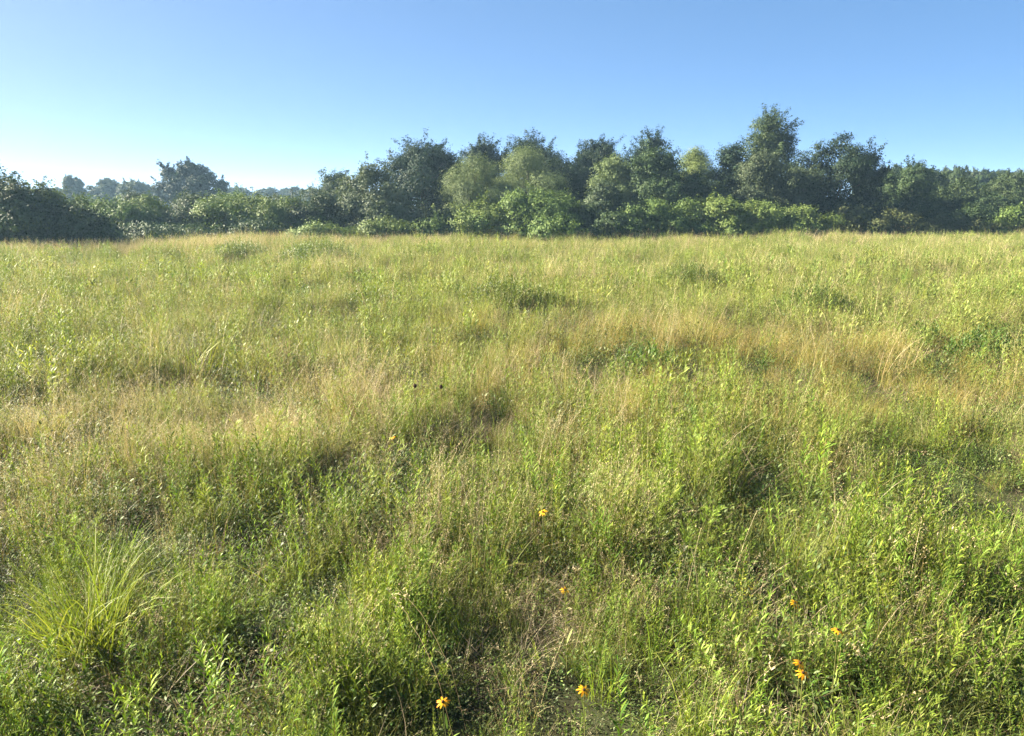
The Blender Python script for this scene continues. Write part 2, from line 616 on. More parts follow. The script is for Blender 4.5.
for k in range(8):
    WEED.add('rod_lush', leafy_stems(MB(), 4, (.42, .74), .09, leaf=(.032, .058), lw=(.006, .010), step=.011).mesh('lush_leafy_stems', [M_LUSH, M_STEM]))
for k in range(5):
    WEED.add('small_lush', leafy_stems(MB(), 6, (.25, .5), .13, leaf=(.022, .04), lw=(.005, .008), step=.012).mesh('lush_small_stems', [M_LUSH, M_STEM]))
for k in range(4):
    WEED.add('feather_lush', feathery(MB(), 4, (.38, .6), .09).mesh('lush_feathery_stems', [M_LUSHLIME, M_STEM]))
for k in range(6):
    GRASS.add('green_lush', grass_tuft(48, (.20, .46), (.003, .0055), rad=.12, bend=(.3, 1.7)).mesh('lush_green_tuft', [M_LUSHGRASS]))
for k in range(4):
    GRASS.add('lime_lush', grass_tuft(30, (.28, .55), (.004, .008), .09, (.2, 1.4)).mesh('lush_lime_tuft', [M_LUSHLIME]))
for k in range(4):
    GRASS.add('fine_lush', grass_tuft(60, (.2, .46), (.002, .0034), .15, (.5, 2.0), K=6).mesh('lush_fine_tuft', [M_LUSHGRASS]))

# places (metres) of things that need room: filled below, used to keep tall stuff off them
KEEP = []


def field_points(y0, y1, dens, margin=4.0):
    wmax = .72 * y1 + margin
    n = int((y1 - y0) * 2 * wmax * dens)
    x = U(-wmax, wmax, n)
    y = U(y0, y1, n)
    ok = (np.abs(x) < .72 * y + margin) & (y < edge(x) + 2.5)
    return x[ok], y[ok]


def zones(x, y):
    """share of each plant (0..1) at a place"""
    big = vnoise(x, y, 3.2, 5)
    med = vnoise(x, y, 1.1, 6)
    sml = vnoise(x, y, .45, 7)
    tan = gauss(x, y, -2.4, 8.3, 2.7, 2.1) + .45 * gauss(x, y, -.2, 4.2, .9, .7) + .5 * gauss(x, y, -4, 6.0, 1.3, 1.6) + .25 * gauss(x, y, 1.4, 3.3, .8, .5)
    gold = gauss(x, y, 4.6, 10.0, 4.2, 3.2) + .7 * gauss(x, y, 1.5, 11, 2.5, 2.2)
    rod = gauss(x, y, 3.0, 5.6, 2.2, 1.3) + .7 * gauss(x, y, .3, 5.8, 1.6, 1.0) + .6 * gauss(x, y, -1.6, 3.2, 1.0, .7) + .5 * gauss(x, y, 1.6, 3.4, 1., .8)
    far = np.clip((y - 11) / 8, 0, 1)
    st = lambda q, a, b: np.clip((q - a) / (b - a), 0, 1)
    return dict(
        straw=np.clip(.06 + .14 * far + .9 * tan + far * .75 * st(big * .6 + med * .4, .42, .75) + .25 * st(med, .5, .8), 0, 1),
        gold=np.clip(1.15 * gold * (1 - far) + far * .30 * st(vnoise(x, y, 4.5, 9), .5, .8), 0, 1),
        small=np.clip((.30 + .7 * st(vnoise(x, y, 1.5, 41), .35, .65)) * (1 - .95 * np.clip(gold, 0, 1) * (1 - far)) * np.clip(1 - .75 * tan, .1, 1), .03, 1),
        rod=np.clip(.10 + rod * 1.1 * st(med, .2, .6) + .40 * st(big, .45, .7) * (1 - gold * .8), 0, 1),
        green=np.clip(.55 + .5 * (1 - big) - .7 * gold - .55 * tan, .08, 1),
        lime=np.clip(.35 * st(sml * .5 + med * .5, .45, .7) - .3 * gold + far * .25, 0, 1),
        feather=np.clip(.15 + .8 * st(vnoise(x, y, .8, 11), .5, .72), 0, 1) * (1 - .7 * gold * (1 - far)),
        plume=np.clip(.12 + .9 * st(big * .55 + med * .45, .46, .68) + .4 * tan, 0, 1),
        pale=np.clip(.10 + .9 * st(vnoise(x, y, 2.3, 51) * .6 + vnoise(x, y, .9, 52) * .4, .45, .65), 0, 1) * (1 - .8 * gold * (1 - far)),
        brome=np.clip(.18 + .5 * st(med, .45, .7) + .3 * tan, 0, 1),
    )


def clearing(x, y):
    """1 in open spots where taller plants leave gaps"""
    g = np.clip((vnoise(x, y, .75, 21) - .68) / .10, 0, 1)
    for cx, cy, r in HOLES:
        g = np.maximum(g, np.exp(-((x - cx) ** 2 + (y - cy) ** 2) / r ** 2 / .7))
    return g


HOLES = []
for u, v_, r in [(445, 425, .45), (335, 455, .45), (245, 690, .22), (130, 620, .3), (555, 570, .28), (820, 520, .22), (120, 475, .3), (500, 640, .18), (690, 520, .25)]:
    hx, hy = on_plane(u, v_, .25)
    HOLES.append((hx, hy, r))

FLOWERS = [(543, 512, .62), (443, 702, .55), (584, 690, .56), (795, 603, .58), (838, 630, .56), (800, 663, .56), (803, 673, .52), (565, 590, .55), (393, 437, .62)]
for u, v_, h in FLOWERS:
    fx, fy = on_plane(u, v_, h)
    KEEP.append((fx, fy, .10))
    KEEP.append((fx * .96, fy * .955, .10))
    KEEP.append((fx * .92, fy * .91, .08))


tx, ty = on_plane(92, 640, .1)
KEEP += [(tx, ty, .30), (tx * .95, ty * .93, .22)]


def plant(stuff, kind, y0, y1, dens, key, smin, smax, tall=True, tilt=.12, hv=1.0):
    x, y = field_points(y0, y1, dens)
    z = zones(x, y)
    p = z[key] if key else np.ones(len(x))
    if tall:
        p = p * (1 - .80 * clearing(x, y))
        if y1 < 18:
            p = p * (.04 + .96 * np.clip((vnoise(x, y, .55, 31) * .62 + vnoise(x, y, .24, 32) * .38 - .36) / .08, 0, 1))
        else:
            p = p * (.22 + .78 * np.clip((vnoise(x, y, 1.3, 31) * .6 + vnoise(x, y, .5, 32) * .4 - .38) / .14, 0, 1))
    ok = rng.random(len(x)) < p
    if tall:
        for kx, ky, kr in KEEP:
            ok &= (x - kx) ** 2 + (y - ky) ** 2 > kr ** 2
    x, y = x[ok], y[ok]
    s = U(smin * (.8 if y0 > 7 else 1), smax * (1.2 if y0 > 7 else 1), len(x)) * (.30 + .60 * vnoise(x, y, 1.3, 14) + .75 * vnoise(x, y, .42, 15))
    if kind + '_lush' in stuff.kinds and y0 < 16:      # darker, deeper green kinds towards the viewer's end of the meadow
        lush = rng.random(len(x)) > np.clip((y - 4.2) / 5.0, 0, 1)
        stuff.scatter(kind + '_lush', x[lush], y[lush], s[lush] * hv, tilt)
        x, y, s = x[~lush], y[~lush], s[~lush]
    stuff.scatter(kind, x, y, s * hv, tilt)


for (y0, y1, d) in [(.8, 8, 1.0), (8, 17, .60), (17, 56, .30)]:
    big = 1.0 if y1 < 17.1 else 1.15
    k = 1.0
    plant(GRASS, 'green', y0, y1, 46 * d * k, 'green', .65, 1.15, hv=big)
    plant(GRASS, 'lime', y0, y1, 34 * d * k, 'lime', .6, 1.1, hv=big)
    plant(GRASS, 'fine', y0, y1, 22 * d * k, 'green', .6, 1.1, hv=big)
    plant(DRY, 'straw', y0, y1, 52 * d * k, 'straw', .5, .9, hv=big)
    plant(DRY, 'gold', y0, y1, 56 * d, 'gold', .5, .85, hv=big)
    plant(DRY, 'brome', y0, y1, 14 * d, 'brome', .5, .9)
    plant(DRY, 'thatch', y0, y1, (6 if y0 < 7 else 12) * d, None, .6, 1.1, tall=False)
    plant(WEED, 'rod', y0, y1, 70 * d, 'rod', .52, .95, hv=big)
    plant(WEED, 'small', y0, y1, 85 * d * k, 'small', .55, 1.15, hv=big)
    plant(WEED, 'feather', y0, y1, 40 * d, 'feather', .5, 1.05, hv=big)
    if y0 < 7:
        plant(DRY, 'straw', 4.5, y1, 60, 'straw', .55, 1.0)
    if y0 > 7:
        f = .35 if y0 < 16 else 1.0
        plant(DRY, 'plume', y0, y1, 26 * d * f, 'plume', .6, 1.05)
        if y0 > 16:
            plant(WEED, 'coarse', y0, y1, 34 * d * f, 'small', .5, 1.05)
        plant(WEED, 'pale', y0, y1, 34 * d * f, 'pale', .5, 1.0)
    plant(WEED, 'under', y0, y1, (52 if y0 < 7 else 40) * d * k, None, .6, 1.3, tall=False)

for hx, hy, hr in HOLES:      # low growth and flattened straw in the open spots
    n = int(230 * hr * hr)
    a, q = U(0, 6.28, n), hr * np.sqrt(U(0, 1, n)) * 1.1
    WEED.scatter('small', hx + q * np.cos(a), hy + q * np.sin(a), U(.3, .6, n), .3)
    DRY.scatter('thatch', hx + q * np.sin(a * 1.7), hy + q * np.cos(a * 1.7), U(.5, .9, n))
    WEED.scatter('small_lush', hx + q * np.cos(a * 2.3), hy + q * np.sin(a * 2.3), U(.25, .5, n), .3)
    n //= 2
    DRY.scatter('brome', hx + q[:n] * np.cos(a[n:2 * n]), hy + q[:n] * np.sin(a[n:2 * n]), U(.4, .75, n), .3)
    GRASS.scatter('fine', hx + q[:n] * np.sin(a[n:2 * n]), hy + q[:n] * np.cos(a[n:2 * n]), U(.4, .7, n), .3)

# tall pale seed heads along the far left edge, weeds along the rest of it
x = U(-34, -12, 2600)
y = edge(x) + U(-6.5, 1, 2600)
DRY.scatter('plume', x[:1500], y[:1500], U(.9, 1.35, 1500))
DRY.scatter('straw', x[1500:], y[1500:], U(.9, 1.3, len(x) - 1500))
x = U(-30, 42, 5200)
y = edge(x) - np.abs(rng.normal(0, 5, len(x)))
ok = vnoise(x, y * .7, 3.0, 71) > .56
DRY.scatter('plume', x[ok], y[ok], U(.7, 1.15, int(ok.sum())))
x = U(-36, 44, 6500)
y = edge(x) + U(-2.5, 3.0, len(x))
ok = vnoise(x, y * .5, 1.6, 61) > .52
x, y = x[ok], y[ok]
WEED.scatter('coarse', x, y, U(.5, 1.0, len(x)) * (.6 + .9 * vnoise(x, y * .4, 2.2, 62)))

GRASS.build('meadow_grass', 'yellow green meadow grass covering the whole field')
DRY.build('dry_grass', 'straw coloured dry grass with seed heads through the meadow')
WEED.build('meadow_weeds', 'low leafy green weeds growing among the meadow grass')

# ------------------------------------------------------------------ things
def root(name, label, cat, loc, group=None):
    o = bpy.data.objects.new(name, None)
    o.empty_display_size = .2
    o.location = loc
    o['label'] = label
    o['category'] = cat
    if group:
        o['group'] = group
    COL.objects.link(o)
    return o


def part(name, mesh, parent, label=None):
    o = bpy.data.objects.new(name, mesh)
    o.parent = parent
    if label:
        o['label'] = label
    COL.objects.link(o)
    return o


BARK = plain_mat('bark', (.06, .05, .04), (.16, .13, .10), 9)
ALBEDO = 0.76
TREE_MATS = {
    'dark': leaf_mat('dark_leaves', [(.014, .034, .018), (.028, .054, .026), (.050, .078, .038)], .16, .6, .12, var=.12, hue=.012),
    'mid': leaf_mat('mid_leaves', [(.032, .060, .022), (.054, .088, .032), (.085, .118, .048)], .16, .6, .12, var=.12, hue=.012),
    'light': leaf_mat('light_leaves', [(.12, .17, .065), (.165, .22, .085), (.21, .265, .115)], .16, .6, .12, var=.1, hue=.012),
    'yellow': leaf_mat('yellow_leaves', [(.13, .175, .05), (.175, .225, .065), (.22, .26, .09)], .16, .6, .12, var=.1, hue=.01),
    'grey': leaf_mat('grey_leaves', [(.050, .078, .040), (.080, .112, .056), (.12, .15, .08)], .16, .6, .12, var=.1, hue=.01),
    'bright': leaf_mat('bright_leaves', [(.080, .135, .032), (.135, .20, .05), (.20, .26, .075)], .16, .6, .12, var=.12, hue=.012),
    'brown': leaf_mat('brown_leaves', [(.075, .10, .036), (.115, .14, .05), (.16, .17, .075)], .16, .6, .12, var=.1, hue=.012),
}


def unit(v):
    return v / (np.linalg.norm(v, axis=-1, keepdims=True) + 1e-9)


PROFILE = {
    'dome': lambda h: np.sqrt(np.clip(1 - (h * .97) ** 3.6, .02, 1)) * (.88 + .12 * np.sin(h * 3.1)),
    'round': lambda h: np.sqrt(np.clip(1 - (1.9 * (h - .47)) ** 2, .08, 1)),
    'cone': lambda h: np.clip(1.02 - h, .07, 1) ** .75 * np.clip(.75 + 1.2 * h, 0, 1),
    'square': lambda h: np.clip((1.0 - h ** 9) ** .5, .35, 1) * (.9 + .1 * np.sin(h * 5)),
    'tall': lambda h: np.clip(1.03 - h ** 1.6, .10, 1) ** .8,
}


def make_tree(Wd, H, shape='dome', pal='dark', spiky=0.0, leaf=.125, dens=1.0, base=.05, gaps=0.2, weep=0.0, seed=0, flat=1.0):
    """crown and trunk meshes for a tree Wd wide and H tall standing at the origin"""
    R = np.random.default_rng(seed)
    prof = PROFILE[shape]
    hb_ = H * base
    Hc = H - hb_
    rw = Wd / 2
    lr = np.clip(.17 * Wd, .35, .95)
    nl = int(np.clip(5.5 * (Wd * Hc) / (lr * lr * 6.5), 10, 64))
    h = R.random(nl) ** .9
    h[0] = 1.0
    a = R.random(nl) * 2 * np.pi
    rf = np.sqrt(R.random(nl)) * .6 + .40
    lrad = lr * R.uniform(.5, 1.3, nl)
    rr = np.maximum(prof(h) * rw * rf - lrad * .35, 0)
    rr[0] = 0
    # uneven outline: push each side in or out
    side = 1 + .20 * np.sin(a * 2 + R.random() * 6) + .10 * np.sin(a * 3 + R.random() * 6)
    rr = rr * side
    zc = hb_ + np.maximum(h * Hc - lrad * .6 * h, lrad * .5)
    LC = np.stack([rr * np.cos(a), rr * np.sin(a) * flat, zc], -1)
    # twigs near each lobe's surface
    nt_ = np.maximum((34 * dens * (lrad / .7) ** 2 + 7).astype(int), 6)
    li = np.repeat(np.arange(nl), nt_)
    d = unit(R.normal(0, 1, (len(li), 3)) + np.array([0, 0, .25]))
    q = R.random(len(li)) ** .38
    TC = LC[li] + d * (lrad[li] * q)[:, None] * np.array([1, 1, .82])
    out = unit(d + .6 * unit(LC[li] - np.array([0, 0, hb_ + Hc * .4])))
    keep = vnoise(TC[:, 0] + seed, TC[:, 2], .55, seed % 13) > gaps * .8 - .06
    TC, out, li = TC[keep], out[keep], li[keep]
    tl = R.uniform(.15, .32, len(TC))
    nleaf = (R.uniform(14, 27, len(TC)) * (.14 / leaf) ** .5).astype(int)
    # upright sprays that break the skyline
    ns = int(spiky * nl * 1.3)
    if ns:
        top = np.argsort(-(LC[:, 2] / H + .35 * R.random(nl)))[:max(4, int(nl * .55))]
        sp_c, sp_o = [], []
        for k in range(ns):
            l = R.choice(top)
            ax = unit(np.array([R.normal(0, .40), R.normal(0, .40), 1.0]) + .3 * unit(LC[l] * np.array([1, 1, 0]) + 1e-6))
            ln = R.uniform(.4, 1.0) * lr * (1.7 if spiky > .9 else 1.3)
            m_ = int(ln / .13)
            f = np.linspace(.15, 1, m_)
            c_ = LC[l] + ax * (lrad[l] * .35 + ln * f)[:, None]
            c_ += R.normal(0, .07, c_.shape) * (1.3 - f)[:, None]
            sp_c.append(c_)
            sp_o.append(np.tile(ax, (m_, 1)))
        sc_, so_ = np.concatenate(sp_c), np.concatenate(sp_o)
        TC = np.concatenate([TC, sc_])
        out = np.concatenate([out, so_])
        tl = np.concatenate([tl, R.uniform(.12, .24, len(sc_))])
        nleaf = np.concatenate([nleaf, R.integers(9, 17, len(sc_))])
        li = np.concatenate([li, np.zeros(len(sc_), int)])
    # inner leaves so the crown is not hollow
    nin = int(nl * 26 * dens)
    hi = R.random(nin)
    ai = R.random(nin) * 6.28
    ri = prof(hi) * rw * .62 * np.sqrt(R.random(nin))
    IC = np.stack([ri * np.cos(ai), ri * np.sin(ai) * flat, hb_ + hi * Hc * .9], -1)
    TC = np.concatenate([TC, IC])
    out = np.concatenate([out, unit(R.normal(0, 1, IC.shape))])
    tl = np.concatenate([tl, np.full(nin, .4)])
    nleaf = np.concatenate([nleaf, np.full(nin, 9)])
    ti = np.repeat(np.arange(len(TC)), nleaf)
    N = len(ti)
    C = TC[ti] + R.normal(0, .62, (N, 3)) * (tl[ti] * .62)[:, None] + out[ti] * (R.uniform(-.5, .8, N) * tl[ti])[:, None]
    if weep:
        C[:, 2] -= R.random(N) ** 2 * weep * .5
    zt_ = np.quantile(C[:, 2], .9965 if spiky < .5 else .998)
    zz = C[:, 2] / zt_
    C[:, 2] = np.maximum(zz * H, .03 + .1 * R.random(N))
    xr = np.quantile(np.abs(C[:, 0]), .97)
    C[:, :2] *= min(1.7, max(.85, 1.04 * rw / xr))
    nrm = unit(.95 * out[ti] + np.array([0, 0, .35]) + R.normal(0, .42, (N, 3)))
    ax = unit(R.normal(0, 1, (N, 3)) + np.array([0, 0, -.9 * (weep > 0)]) + .5 * out[ti])
    ax = unit(ax - nrm * np.sum(ax * nrm, -1, keepdims=True))
    s = np.cross(nrm, ax)
    L = leaf * R.uniform(.65, 1.35, N)
    wd = L * R.uniform(.5, .75, N) * (.6 if weep else 1)
    V = np.stack([C - ax * L[:, None] / 2, C + s * wd[:, None] / 2 - ax * L[:, None] * .08, C + ax * L[:, None] / 2, C - s * wd[:, None] / 2 - ax * L[:, None] * .08], 1)
    tone = np.clip(.5 + .55 * (R.random(len(TC)) - .5)[ti] + .5 * (R.random(N) - .5), 0, 1)
    mb = MB()
    mb.quads(V, tone)
    crown = mb.mesh('crown', [TREE_MATS[pal]])
    tb = MB()
    r0 = np.clip(H * .02, .03, .22)
    top = np.array([R.normal(0, .04) * H, R.normal(0, .04) * H, H * .82])
    mid = top * .5 + np.array([R.normal(0, .03) * H, R.normal(0, .03) * H, 0])
    trunk_pts = [np.array([0, 0, -.15]), mid * .3, mid, top]
    tb.tube(trunk_pts, [r0 * 1.2, r0, r0 * .6, r0 * .15], 8)
    for k in range(1, nl):
        if R.random() < .75:
            f = np.clip((LC[k, 2] / H) * .75 - .08, .06, .8)
            st_ = mid * (f / .5) if f < .5 else mid + (top - mid) * ((f - .5) / .32 if f < .82 else 1)
            e = LC[k]
            m_ = (st_ + e) / 2 + np.array([0, 0, .06 * H])
            tb.tube([st_, m_, e], [r0 * .35, r0 * .22, r0 * .06], 5)
    trunk = tb.mesh('trunk', [BARK])
    return crown, trunk, N


_leafcount = 0


def tree(name, cat, label, px, top, wpx, Yd, shape, pal, group, **kw):
    global _leafcount
    x, zt, mpp = at(px, top, Yd)
    g = float(terrain(x, Yd))
    H = zt - g
    kw.setdefault('seed', int(px * 7 + top * 13) % 9973)
    c, t, n = make_tree(wpx * mpp * 1.14, H, shape, pal, **kw)
    _leafcount += n
    o = root(name, label, cat, (x, Yd, g - .02), group)
    o.rotation_euler[2] = 0
    part('crown', c, o)
    part('trunk', t, o)
    return o


TR, SH, FA = 'trees behind the meadow', 'shrubs along the far edge of the meadow', 'far trees on the horizon'
T = lambda label, px, top, w, Yd, shape='dome', pal='dark', **kw: tree('broadleaf_tree', 'tree', label, px, top, w, Yd, shape, pal, TR, **kw)
S = lambda label, px, top, w, Yd, shape='dome', pal='bright', **kw: tree('wild_shrub', 'shrub', label, px, top, w, Yd, shape, pal, SH, **dict(dict(base=0.0, leaf=.125), **kw))

# the dark thicket at the left edge of the picture
S('tall dark shrub cut by the left edge of the photo', 4, 170, 74, 36, pal='mid', spiky=1.2, dens=1.2)
S('dark shrub with ragged top just right of the leftmost one', 38, 180, 58, 37.5, pal='bright', spiky=1.1, dens=1.1)
S('dark low bush sloping down from the left thicket to the grass', 72, 203, 58, 37, pal='mid', spiky=.3, dens=1.2)
S('very low dark bramble at right foot of left thicket', 98, 218, 40, 38.5, pal='bright', spiky=.2)
# sunlit thicket in front of the far trees on the left
S('sunlit light green shrub beside the dark left thicket', 112, 197, 66, 45, pal='bright', spiky=.3)
S('light green shrub in the thicket left below the lone big tree', 148, 196, 62, 46, pal='bright', spiky=.3)
S('pale grey green shrub peaking directly below the lone big tree', 191, 192, 50, 47, pal='grey', spiky=.5)
S('green shrub right below the lone big tree', 222, 195, 62, 46, pal='bright', spiky=.3)
S('dull green shrub midway between lone tree and tree group', 256, 195, 64, 47, pal='bright', spiky=.3)
S('green shrub in front of the pale far pole', 290, 197, 62, 46, pal='bright', spiky=.3)
S('dark green shrub left of the tree group', 322, 192, 62, 47, pal='mid', spiky=.4)
S('low dark bush in the grass edge beneath the sunlit thicket', 170, 222, 90, 42.5, pal='mid')
S('low dark bush at right end of the sunlit thicket', 262, 219, 84, 43.5, pal='mid')
S('small round low bush before the first tree of the group', 322, 221, 60, 43.5, pal='bright')
# centre trees, left to right
T('small dark tree at left end of the tree group', 334, 170, 46, 62, pal='mid', spiky=.8)
T('broad grey green bushy tree with sunlit left side, left in the group', 376, 164, 82, 48, pal='grey', spiky=.4, dens=1.1)
T('tall dark tree with ragged forked top behind grey green bushy tree', 420, 138, 82, 56, pal='dark', spiky=1.0)
T('dark slim tree just left of the pale willow', 446, 152, 48, 57, pal='dark', spiky=.8)
T('pale round willowy tree, left of the two pale ones', 474, 156, 54, 50, 'round', 'light', leaf=.10, weep=.6, dens=1.4, base=.1, gaps=.05)
T('pale taller willowy tree, right of the two pale ones', 526, 148, 66, 52, 'round', 'light', leaf=.10, weep=.6, dens=1.4, base=.1, gaps=.05)
T('dark tree with spiky top behind left pale willow', 482, 138, 58, 60, pal='dark', spiky=1.3)
T('dark tree with tall spiky top behind right pale willow', 530, 132, 58, 60, pal='dark', spiky=1.4)
T('dark rounded tree right of the pale willows', 562, 155, 56, 54, pal='dark', spiky=.7)
T('dark spiky tree between pale willows and light green tree', 584, 152, 42, 58, pal='dark', spiky=1.0)
T('dark tree with two spiky tips behind light green tree', 604, 138, 46, 60, pal='dark', spiky=1.3)
T('light green round tree with dark base in the middle', 616, 156, 52, 51, 'round', 'light', leaf=.10, dens=1.3, base=.1, gaps=.08)
T('dark tree with flat ragged top right of the middle', 652, 131, 62, 60, pal='dark', spiky=1.2)
T('broad tree with pale lit crown and dark front', 664, 148, 62, 50, pal='mid', spiky=.2, dens=1.2)
T('small pale yellow green crown between two dark trees', 697, 148, 34, 53, 'round', 'yellow', leaf=.10, weep=.4, dens=1.4, base=.2, gaps=.05)
T('dull green tree under the pale yellow crown', 702, 176, 46, 51, pal='mid', spiky=.3)
T('dark pointed tree left of the tallest tree', 733, 144, 50, 53, 'tall', 'dark', spiky=.5)
T('tallest tree, airy pointed top rising above all others', 772, 108, 84, 56, 'cone', 'mid', spiky=1.2, gaps=.55, dens=.7)
T('grey green leafy tree in front of the tallest tree', 762, 152, 66, 50.5, 'dome', 'grey', spiky=.5)
T('grey green tree at right foot of the tallest tree', 800, 166, 58, 51, 'dome', 'grey', spiky=.4)
T('broad dark square topped tree right of the tallest tree', 842, 137, 78, 53, 'square', 'dark', spiky=.45, dens=1.2)
T('mid green tree with twiggy top right of the broad dark tree', 916, 160, 70, 58, pal='mid', spiky=1.0, gaps=.3)
T('dull tree filling gap beside the broad dark tree', 884, 172, 50, 60, pal='mid', spiky=.5)
T('dark green tree second from the right edge', 966, 176, 72, 60, pal='mid', spiky=.3)
T('dark green tree at the right edge of the photo', 1014, 173, 80, 60, pal='mid', spiky=.4)
T('dull green tree low between the two right edge trees', 992, 190, 60, 56, pal='mid', spiky=.3)
# shrubs at the trees' feet
S('bright small bush at the feet of grey green bushy tree', 384, 217, 44, 44, pal='bright')
S('dull bush right of the bright small bush', 428, 217, 60, 45, pal='bright', spiky=.3)
S('long dark hedge bush with sunlit top under the left pale willow', 478, 196, 80, 45.5, pal='bright', spiky=.3, dens=1.3)
S('big dark hedge bush with sunlit top under the right pale willow', 535, 189, 96, 45, pal='bright', spiky=.2, dens=1.3)
S('dark bush between hedge and narrow pale shrub', 578, 203, 50, 45, pal='mid', spiky=.3)
S('narrow pale upright shrub below the light green tree', 606, 180, 38, 46, 'tall', 'grey', spiky=.5)
S('dark low bush below the narrow pale shrub', 612, 212, 56, 44, pal='mid')
S('bright yellow green bush left in the low sunlit row', 650, 199, 64, 45.5, pal='bright', dens=1.2)
S('bright yellow green bush in middle of low sunlit row', 686, 200, 66, 46, pal='bright', dens=1.2)
S('light green bush with twiggy top right of sunlit row', 728, 194, 58, 46, pal='bright', spiky=.5)
S('light green low bush in front of the tallest tree', 766, 201, 62, 46, pal='bright')
S('light green low bush right of the tallest tree', 804, 206, 58, 46.5, pal='bright')
S('brownish hedge bush under the broad dark tree', 850, 205, 62, 48.5, pal='brown', spiky=.3)
S('brownish hedge bush right of the broad dark tree', 896, 207, 66, 49.5, pal='brown', spiky=.3)
S('brownish low hedge bush nearest the right end of the hedge', 944, 214, 64, 50, pal='brown', spiky=.3)
S('green bush at the right edge in front of the wood', 1014, 205, 46, 50.5, pal='bright', spiky=.3)
S('dull low bush left below the tall forked dark tree', 440, 205, 60, 46.5, pal='mid', spiky=.4)
S('mid green bush between left thicket and light green shrub', 92, 196, 60, 50, pal='bright', spiky=.4)
S('far light green shrub peeking over the thicket left of the lone tree', 140, 190, 60, 56, pal='mid', spiky=.4)
S('far green shrub peeking over the thicket right of the lone tree', 236, 189, 66, 56, pal='bright', spiky=.4)
S('far green shrub peeking over the thicket before the pale pole', 282, 191, 66, 56, pal='mid', spiky=.4)
S('mid green bush behind the row right of sunlit bushes', 716, 190, 60, 48.5, pal='mid', spiky=.4)
S('dull bush at the foot of the twiggy topped tree', 912, 192, 70, 53, pal='mid', spiky=.4)
S('small bush between the brownish hedge and right wood', 976, 202, 60, 53, pal='mid', spiky=.4)
print('leaves', _leafcount)

# far trees: a few crowns, copied
PRO = []
for k, (w_, h_, sh, pal) in enumerate([(11, 11, 'dome', 'mid'), (9, 12, 'round', 'mid'), (12, 10, 'dome', 'grey'), (8, 11, 'tall', 'dark')]):
    c, t, n = make_tree(w_, h_, sh, pal, spiky=.4, leaf=.30, dens=.8, seed=500 + k)
    PRO.append((w_, h_, c, t))


def far_tree(label, px, top, wpx, Yd, kind, rz):
    x, zt, mpp = at(px, top, Yd)
    w_, h_, c, t = PRO[kind]
    o = root('far_tree', label, 'tree', (x, Yd, 0), FA)
    o.scale = (wpx * mpp / w_, wpx * mpp / w_, zt / h_)
    o.rotation_euler[2] = rz
    for nm, me_ in (('crown', c), ('trunk', t)):
        q = bpy.data.objects.new(nm, me_)
        q.parent = o
        COL.objects.link(q)


tree('broadleaf_tree', 'tree', 'big lone dark tree with rounded crown above the left thicket', 186, 161, 50, 95, 'round', 'dark', FA, leaf=.24, spiky=.5, dens=1.0, gaps=.25, base=.12)
far_tree('small round hazy tree above the dark left thicket', 70, 176, 32, 130, 0, .4)
far_tree('hazy tree second left of the big lone tree', 106, 179, 36, 140, 1, 1.4)
far_tree('hazy dark tree next left of the big lone tree', 132, 180, 36, 135, 2, 2.2)
LAB = 'one of the hazy trees in the far treeline right of the lone tree'
LAR = 'one of the trees in the wood behind the right edge hedge'
R_ = random.Random(3)
for k, px in enumerate(range(26, 364, 15)):
    far_tree(LAB if px > 215 else 'one of the hazy trees in the far treeline behind the left thicket', px + R_.uniform(-5, 5), 187.5 + R_.uniform(-1.5, 3), R_.uniform(22, 34), R_.uniform(165, 210), R_.randrange(4), R_.uniform(0, 6.28))
for k, px in enumerate(range(868, 1090, 13)):
    far_tree(LAR, px + R_.uniform(-4, 4), 167 + (px - 900) * .012 + R_.uniform(-2, 4), R_.uniform(30, 46), R_.uniform(80, 110), R_.randrange(3), R_.uniform(0, 6.28))

# pale pole in front of the far treeline
x, zt, mpp = at(291, 186, 120)
pm = MB()
pm.tube([(0, 0, -.3), (0, 0, zt)], [.10, .08], 10)
o = bpy.data.objects.new('wooden_pole', pm.mesh('wooden_pole', [plain_mat('weathered_wood', (.24, .24, .22), (.34, .34, .32), 4)]))
o['label'] = 'slim pale pole standing in front of the far treeline'
o['category'] = 'pole'
o.location = (x, 120, 0)
COL.objects.link(o)

# ------------------------------------------------------------------ weed mounds put in for shaded hollows out in the field
MG = 'weed clumps out in the meadow, dark ones drawn for shaded hollows'
MOUNDS = [(510, 286, 74, .75, 'broad weed clump drawn for a shaded hollow in the middle of the meadow below the tree hedge', 'small'),
          (692, 266, 54, .8, 'weed clump drawn for a shaded hollow on the meadow below the bright row of bushes', 'small'),
          (775, 262, 36, .6, 'small weed clump drawn for a shaded hollow right of the clump below the bright bushes', 'small'),
          (812, 286, 60, .8, 'large weed clump drawn for a shaded hollow on right side of the meadow', 'small'),
          (985, 334, 62, .6, 'broad green weed clump near right edge of the meadow', 'rod'),
          (925, 330, 40, .5, 'low weed clump left of the clump at right edge', 'rod'),
          (315, 279, 38, .5, 'weed clump drawn for a shaded hollow on the left half of the meadow', 'small'),
          (222, 284, 30, .5, 'small weed clump drawn for a shaded hollow leftmost out in the meadow', 'small'),
          (370, 292, 50, .5, 'weed clump left of the broad one in mid meadow', 'rod'),
          (620, 280, 44, .5, 'low weed clump right of the broad one in mid meadow', 'small'),
          (318, 240, 60, 1.1, 'green weed clump against the far bushes left of the tree group', 'rod'),
          (240, 243, 44, .9, 'green weed clump at meadow edge below the far lone tree', 'rod'),
          (650, 352, 46, .5, 'bright green weed clump inside the golden grass', 'rod')]
ALBEDO = 0.80
